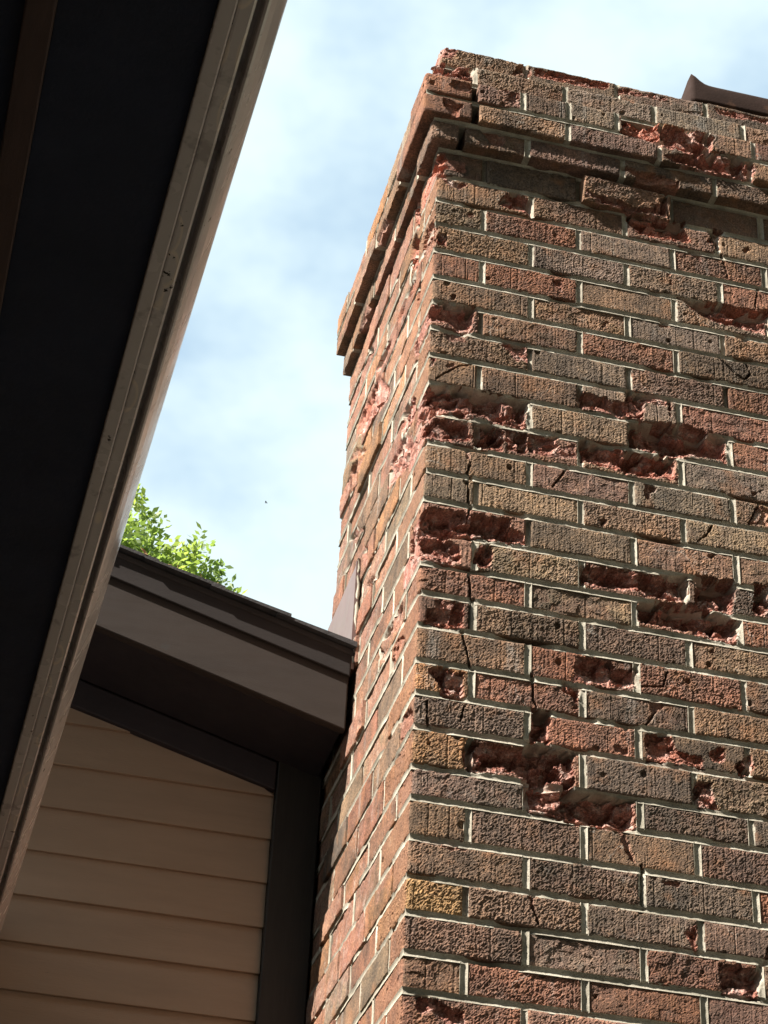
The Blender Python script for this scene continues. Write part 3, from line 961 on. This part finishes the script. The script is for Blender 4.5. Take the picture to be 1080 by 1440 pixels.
# ---------------------------------------------------------------- gabled house behind the chimney
house = empty('gabled_house', (-.6, .8128, 0))
tag(house, 'tan clapboard house with dark brown sloping gable eave beside the brick chimney', 'house')
PITCH = .280
YR = .530                                  # front of the raking fascia
XL = -4.0
def rz(x, z0): return z0 - PITCH * x       # height of a raking line at x
def rake(name, mat, y0, y1, za, zb, x1=-.006, x0=XL, bevel=.003):
    m = MB().hexa([(x0, y0, rz(x0, za) + ZB), (x1, y0, rz(x1, za) + ZB), (x1, y1, rz(x1, za) + ZB), (x0, y1, rz(x0, za) + ZB),
                   (x0, y0, rz(x0, zb) + ZB), (x1, y0, rz(x1, zb) + ZB), (x1, y1, rz(x1, zb) + ZB), (x0, y1, rz(x0, zb) + ZB)])
    return m.build(name, mat, house, bevel=bevel)
rake('fascia_board', M_FASCIA, YR, YR + .022, -1.102, -.935, -.012)
rake('rake_trim', M_TRIM, YR - .007, YR - .0005, -.984, -.930, -.010)
rake('soffit', M_SOFFIT, YR + .0225, .790, -1.085, -1.070, -.012)
rake('frieze_board', M_SOFFIT, .7905, .8105, -1.150, -1.0855, -.1005)
roof = rake('roof', M_DECK, YR - .009, 3.2, -.9345, -.920, -.004)
w = MB().hexa([(XL, .822, 0), (.5, .822, 0), (.5, .95, 0), (XL, .95, 0), (XL, .822, rz(XL, -.936) + ZB), (.5, .822, rz(.5, -.936) + ZB), (.5, .95, rz(.5, -.936) + ZB), (XL, .95, rz(XL, -.936) + ZB)])
wall = w.build('wall', M_DECK, house)
# siding: one object a board
EXP = .0965
lap0 = -1.131 + 12 * EXP
for i in range(48):
    zb = lap0 - i * EXP
    if zb + ZB < .12: break
    zt_ = zb + EXP + .022
    xr = -.0985
    # boards stop under the rake
    def top_x(z): return -(z + 1.090) / PITCH
    xa = XL
    xb_bot, xb_top = min(xr, top_x(zb)), min(xr, top_x(zt_))
    if xb_bot < XL + .1: continue
    y_b, y_t = .8020, .8130
    jb = rng.uniform(-.0012, .0012)
    pts = [(xa, y_b + jb, zb + ZB), (xb_bot, y_b + jb, zb + ZB), (xb_bot, y_b + .014, zb + ZB), (xa, y_b + .014, zb + ZB),
           (xa, y_t, zt_ + ZB), (max(xb_top, xa + .02), y_t, zt_ + ZB), (max(xb_top, xa + .02), y_t + .006, zt_ + ZB), (xa, y_t + .006, zt_ + ZB)]
    MB().hexa(pts).build('siding_board', M_SIDING, wall, bevel=.0012)
MB().box((-.0980, .786, .05), (-.0045, .8125, -1.085 + .03 + ZB)).build('corner_board', M_CORNER, house, bevel=.002)
# shingles: one object a course, laid up the slope from the chimney
sl = math.hypot(1, PITCH)
n_sh = 26
for i in range(n_sh):
    u0 = i * .145
    xa_, xb_ = -.003 - u0 / sl, -.003 - (u0 + .175) / sl
    t0, t1 = .013, .006
    y0 = YR - .018 - rng.uniform(0, .006)
    def P(x, y, t): return (x, y, rz(x, -.9195) + t + ZB)
    m = MB().hexa([P(xb_, y0, .001), P(xa_, y0, .001 if i == 0 else .005), P(xa_, 3.2, .001 if i == 0 else .005), P(xb_, 3.2, .001),
                   P(xb_, y0, t1), P(xa_, y0, t0), P(xa_, 3.2, t0), P(xb_, 3.2, t1)])
    m.build('shingle', M_SHINGLE, roof)

# ---------------------------------------------------------------- wing with gutter overhead on the left
wing = empty('house_wing', (-.7085, -3.004, 0), .026)
tag(wing, 'dark porch eave overhead with taupe gutter along its edge, nearest the viewer', 'eave')
HC = ZB - 3.0003
H = 1.42 + HC
Y0, Y1 = -2.5, 3.775
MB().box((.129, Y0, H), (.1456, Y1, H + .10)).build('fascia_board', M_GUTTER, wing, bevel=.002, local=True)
prof = [(.1460, H + .11), (.1460, H + .007), (.1468, H + .0045), (.1490, H + .0035), (.1600, H + .0035), (.1622, H + .005), (.1630, H + .009), (.1636, H + .024), (.1650, H + .027), (.1685, H + .027),
        (.1700, H + .024), (.1712, H + .010), (.1735, H + .0085), (.1760, H + .0105), (.1830, H + .026), (.1900, H + .046), (.1955, H + .064), (.1985, H + .078), (.1995, H + .098), (.1980, H + .100), (.1905, H + .100),
        (.1905, H + .0982), (.1975, H + .0975), (.1968, H + .079), (.1938, H + .065), (.1882, H + .047), (.1812, H + .027), (.1750, H + .0125), (.1728, H + .0115), (.1718, H + .025), (.1692, H + .029), (.1645, H + .029), (.1618, H + .025),
        (.1612, H + .0095), (.1600, H + .0053), (.1490, H + .0053), (.1478, H + .008), (.1478, H + .11)]
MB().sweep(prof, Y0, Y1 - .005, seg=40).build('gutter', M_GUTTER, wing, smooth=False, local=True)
MB().box((-.013, Y0, H + .006), (.1285, Y1, H + .018)).build('soffit_panel', M_PORCH, wing, local=True)
MB().box((-.042, Y0, H - .004), (-.0135, Y1, H + .018)).build('soffit_band', M_BAND, wing, bevel=.002, local=True)
MB().box((-.75, Y0, H + .006), (-.0425, Y1, H + .018)).build('soffit_panel', M_PORCH, wing, local=True)
MB().box((-.80, Y0, .0), (-.7505, Y1, H + .28)).build('wall', M_SIDING, wing, local=True)
m = MB()
m.sweep([(.172, H + .104), (.172, H + .116), (-2.6, H + .116 + 2.77 * PITCH), (-2.6, H + .104 + 2.77 * PITCH)], Y0 - .1, Y1)
m.build('roof', M_SHINGLE, wing, local=True)

# ---------------------------------------------------------------- tree beyond the roof
tree = empty('leafy_tree', (-1.0, 10.4, 0))
tag(tree, 'bright green leafy tree whose top shows above the gable roof', 'tree')
M_BARK = mat_paint('grey_brown_bark', (.10, .075, .055), .95, .3, 12, .8, (1, 1, .3))
def mat_leaf():
    m, n, l, b = new_mat('spring_leaf')
    oi = n.new('ShaderNodeTexCoord')
    c = N_ramp(n, l, N_noise(n, l, oi.outputs['Object'], 3.0, 3), [(.3, (.10, .155, .04)), (.55, (.18, .24, .06)), (.75, (.28, .32, .085))])
    out = [x for x in n if x.type == 'OUTPUT_MATERIAL'][0]
    tr = n.new('ShaderNodeBsdfTranslucent')
    l.new(c, b.inputs['Base Color'])
    c2 = N_mix(n, l, 'MULTIPLY', 1.0, c, (1.9, 1.95, 1.35))
    l.new(c2, tr.inputs['Color'])
    b.inputs['Roughness'].default_value = .5
    mx = n.new('ShaderNodeMixShader'); mx.inputs[0].default_value = .5
    l.new(b.outputs[0], mx.inputs[1]); l.new(tr.outputs[0], mx.inputs[2])
    l.new(mx.outputs[0], out.inputs['Surface'])
    return m
M_LEAF = mat_leaf()
tb = MB()
tips = [(-.55, 10.1, 9.6), (.30, 10.1, 9.4), (-1.5, 10.6, 9.4), (-1.0, 11.2, 8.9), (.1, 10.9, 8.3), (-1.9, 9.9, 8.3), (.6, 10.2, 8.8)]
tb.tube([(-1.0, 10.4, 0), (-.98, 10.42, 1.5), (-1.03, 10.38, 3.2), (-.95, 10.4, 5.0), (-.92, 10.42, 6.4)], [.17, .14, .125, .10, .07], 10)
for t in tips:
    a = Vector((-.95, 10.4, rng.uniform(4.6, 6.2)))
    b_ = Vector(t)
    md_ = a.lerp(b_, .5) + Vector((rng.uniform(-.2, .2), rng.uniform(-.2, .2), -.15))
    tb.tube([a, a.lerp(md_, .5), md_, md_.lerp(b_, .55), b_], [.065, .05, .04, .026, .01], 7)
tb.build('trunk', M_BARK, tree, smooth=True)
LOBES = [((-.50, 10.1, 9.74), (.70, .62, .80), 1000), ((.20, 10.1, 9.40), (.60, .6, .54), 1150), ((-.12, 10.2, 9.2), (.6, .6, .6), 900), ((-1.5, 10.6, 9.3), (.9, .9, .9), 420), ((-1.0, 11.2, 8.7), (1.0, .9, .9), 380),
         ((.15, 10.8, 8.4), (.9, .9, .8), 420), ((-1.9, 9.9, 8.0), (.9, .8, .9), 360), ((-.6, 9.6, 8.3), (1.0, .8, .9), 420), ((-.9, 10.4, 7.2), (1.4, 1.3, .9), 420), ((.46, 10.2, 8.95), (.38, .5, .45), 500)]
rs = np.random.RandomState(4)
LV, LQ, n0 = [], [], 0
for cen, rad, cnt in LOBES:
    for _ in range(cnt):
        d = rs.normal(size=3); d /= np.linalg.norm(d)
        r_ = rs.uniform(.45, 1.0) ** .6 * (1 + .22 * math.sin(5 * d[0] + 3 * d[2] + cen[0] * 9))
        p = np.array(cen) + d * np.array(rad) * r_
        ax = d * .8 + rs.normal(size=3) * .55 + np.array((0, 0, -.05)); ax /= np.linalg.norm(ax)
        side = np.cross(ax, rs.normal(size=3)); side /= np.linalg.norm(side)
        nrm = np.cross(ax, side)
        ln = rs.uniform(.12, .22)
        k = rs.randint(6, 10)
        for j in range(k):
            q = p + ax * ln * (j / k) + nrm * rs.normal() * .006
            sg = 1 if j % 2 else -1
            ld = (side * sg * .9 + ax * .55 + nrm * rs.normal() * .35); ld /= np.linalg.norm(ld)
            wd = np.cross(ld, nrm + rs.normal(size=3) * .4); wd /= np.linalg.norm(wd)
            L_ = rs.uniform(.05, .085)
            w_ = L_ * .24
            LV += [q, q + ld * L_ * .5 + wd * w_, q + ld * L_, q + ld * L_ * .5 - wd * w_]
            LQ.append((n0, n0 + 1, n0 + 2, n0 + 3)); n0 += 4
link('crown', mesh_np('crown', np.array(LV), np.array(LQ), smooth=False), M_LEAF, tree)

# ---------------------------------------------------------------- small things
M_DRY = mat_paint('dry_leaf', (.42, .27, .13), .8, .3, 60, .3)
def dead_leaf(x, label, s, tilt):
    me = bpy.data.meshes.new('dead_leaf')
    pts = [(-.5, 0, 0), (-.2, .22, .06), (.15, .26, .02), (.5, .02, .10), (.15, -.20, .04), (-.2, -.18, .08), (0, 0, -.04)]
    me.from_pydata([(a * s, b * s, c * s) for a, b, c in pts], [], [(0, 1, 6), (1, 2, 6), (2, 3, 6), (3, 4, 6), (4, 5, 6), (5, 0, 6)])
    me.update()
    o = link('dead_leaf', me, M_DRY, None, (x, YR - .020, rz(x, -.905) + ZB))
    o.rotation_euler = tilt
    md = o.modifiers.new('thick', 'SOLIDIFY'); md.thickness = .0006
    return tag(o, label, 'leaf', 'dry leaves caught on the roof edge')
dead_leaf(-.455, 'larger dry tan leaf caught on the shingle edge close to the gutter', .022, (1.2, .7, .3))
dead_leaf(-.335, 'small dry tan leaf caught on the middle of the shingle edge', .014, (1.0, .2, 1.1))
M_INSECT = mat_paint('black_chitin', (.02, .018, .016), .4, .2, 90, .1)
ins = empty('flying_insect', (-.0775, 1.5, .0668 + ZB))
ins.scale = (.6, .6, .6)
tag(ins, 'tiny dark flying insect against the bright sky', 'insect')
def blob(name, c, r, mat, parent):
    V, Q = [], []
    for i in range(9):
        th = math.pi * i / 8
        for j in range(10):
            ph = 2 * math.pi * j / 10
            V.append((c[0] + r[0] * math.sin(th) * math.cos(ph), c[1] + r[1] * math.sin(th) * math.sin(ph), c[2] + r[2] * math.cos(th)))
    for i in range(8):
        for j in range(10):
            Q.append((i * 10 + j, (i + 1) * 10 + j, (i + 1) * 10 + (j + 1) % 10, i * 10 + (j + 1) % 10))
    return link(name, mesh_np(name, np.array(V), np.array(Q)), mat, parent, local=True)
blob('body', (0, 0, 0), (.0055, .0022, .0022), M_INSECT, ins)
blob('head', (.0062, 0, .0004), (.0016, .0016, .0016), M_INSECT, ins)
for s in (-1, 1):
    me = bpy.data.meshes.new('wing')
    me.from_pydata([(.002, 0, .002), (.001, s * .006, .005), (-.004, s * .008, .005), (-.005, s * .003, .003)], [], [(0, 1, 2, 3)])
    me.update()
    o = link('wing', me, M_INSECT, ins, local=True)
    md = o.modifiers.new('thick', 'SOLIDIFY'); md.thickness = .0003
# litter lodged along the shingle edge
lit = MB()
lr = random.Random(21)
for i in range(34):
    x = -.03 - lr.random() ** .8 * .52
    p0 = Vector((x, YR - .012 + lr.uniform(-.003, .03), rz(x, -.9195) + .006 + ZB + lr.uniform(.004, .012)))
    p1 = p0 + Vector((lr.uniform(-.022, .022), lr.uniform(-.006, .006), lr.uniform(-.006, .006)))
    lit.tube([p0, p0.lerp(p1, .5) + Vector((0, 0, lr.uniform(-.002, .003))), p1], [.0005, .0007, .0004], 4)
tag(lit.build('leaf_litter', M_DRY), 'thin dry needles and litter lodged along the gable shingle edge', 'leaf litter', kind='stuff')
# ---------------------------------------------------------------- unseen trees added to block sky fill, right of and behind the viewer
M_BLOCKER_LEAF = mat_paint('sky_blocker_leaf', (.05, .062, .030), .6, .3, 2, .1)
def sky_blocker_tree():
    t = empty('sky_blocker_tree', (0, 0, 0))
    b_ = MB()
    b_.tube([(0, 0, 0), (.05, .03, 2.0), (-.04, .02, 4.5), (.03, 0, 7.5), (0, 0, 11.0)], [.30, .25, .21, .14, .04], 10)
    r2 = random.Random(9)
    for i in range(14):
        z_ = 3.2 + i * .5
        an = i * 2.4
        ln = 2.6 * (1 - .04 * i)
        e = Vector((math.cos(an) * ln, math.sin(an) * ln, z_ + 1.4))
        a = Vector((0, 0, z_))
        b_.tube([a, a.lerp(e, .5) + Vector((0, 0, -.2)), e], [.10, .06, .015], 6)
    b_.build('trunk', M_BARK, t, smooth=True)
    rs2 = np.random.RandomState(12)
    n = 15000
    d = rs2.normal(size=(n, 3)); d /= np.linalg.norm(d, axis=1)[:, None]
    rad = rs2.uniform(.25, 1, n) ** .45 * (1 + .18 * np.sin(4 * d[:, 0] + 2) * np.cos(5 * d[:, 2]))
    P_ = np.array((0, 0, 7.6)) + d * rad[:, None] * np.array((3.1, 3.1, 5.4))
    a = rs2.normal(size=(n, 3)); a /= np.linalg.norm(a, axis=1)[:, None]
    c_ = np.cross(a, rs2.normal(size=(n, 3))); c_ /= np.linalg.norm(c_, axis=1)[:, None]
    s_ = rs2.uniform(.10, .19, n)[:, None]
    V_ = np.stack([P_ - a * s_, P_ + c_ * s_ * .45, P_ + a * s_, P_ - c_ * s_ * .45], 1).reshape(-1, 3)
    link('crown', mesh_np('crown', V_, np.arange(4 * n).reshape(-1, 4), smooth=False), M_BLOCKER_LEAF, t)
    return t
yt = sky_blocker_tree()
SPOTS = [(2.9, -9.6, .4, 'added unseen tree blocking sky light, straight behind the viewer'), (-2.0, -10.6, 1.7, 'added unseen tree blocking sky light behind the viewer, nearest the porch'),
         (6.6, -6.6, 2.9, 'added unseen tree blocking sky light behind the viewer, to the right'), (8.4, -1.2, 4.0, 'added unseen tree blocking sky light to the right of the chimney'),
         (-6.8, -11.0, 5.1, 'added unseen tree blocking sky light beyond the porch, behind the viewer'), (8.5, 4.6, 5.9, 'added unseen tree blocking sky light behind and to the right of the chimney')]
for i, (x, y, a, lab) in enumerate(SPOTS):
    t = yt
    if i:
        t = yt.copy(); COL.objects.link(t)
        for ch in [c for c in bpy.data.objects if c.parent == yt]:
            c2 = ch.copy(); COL.objects.link(c2); c2.parent = t
    t.location = (x, y, 0)
    t.rotation_euler = (0, 0, a)
    t.scale = (1.25, 1.25, 1.3)
    tag(t, lab, 'tree', 'added unseen trees that block sky light')
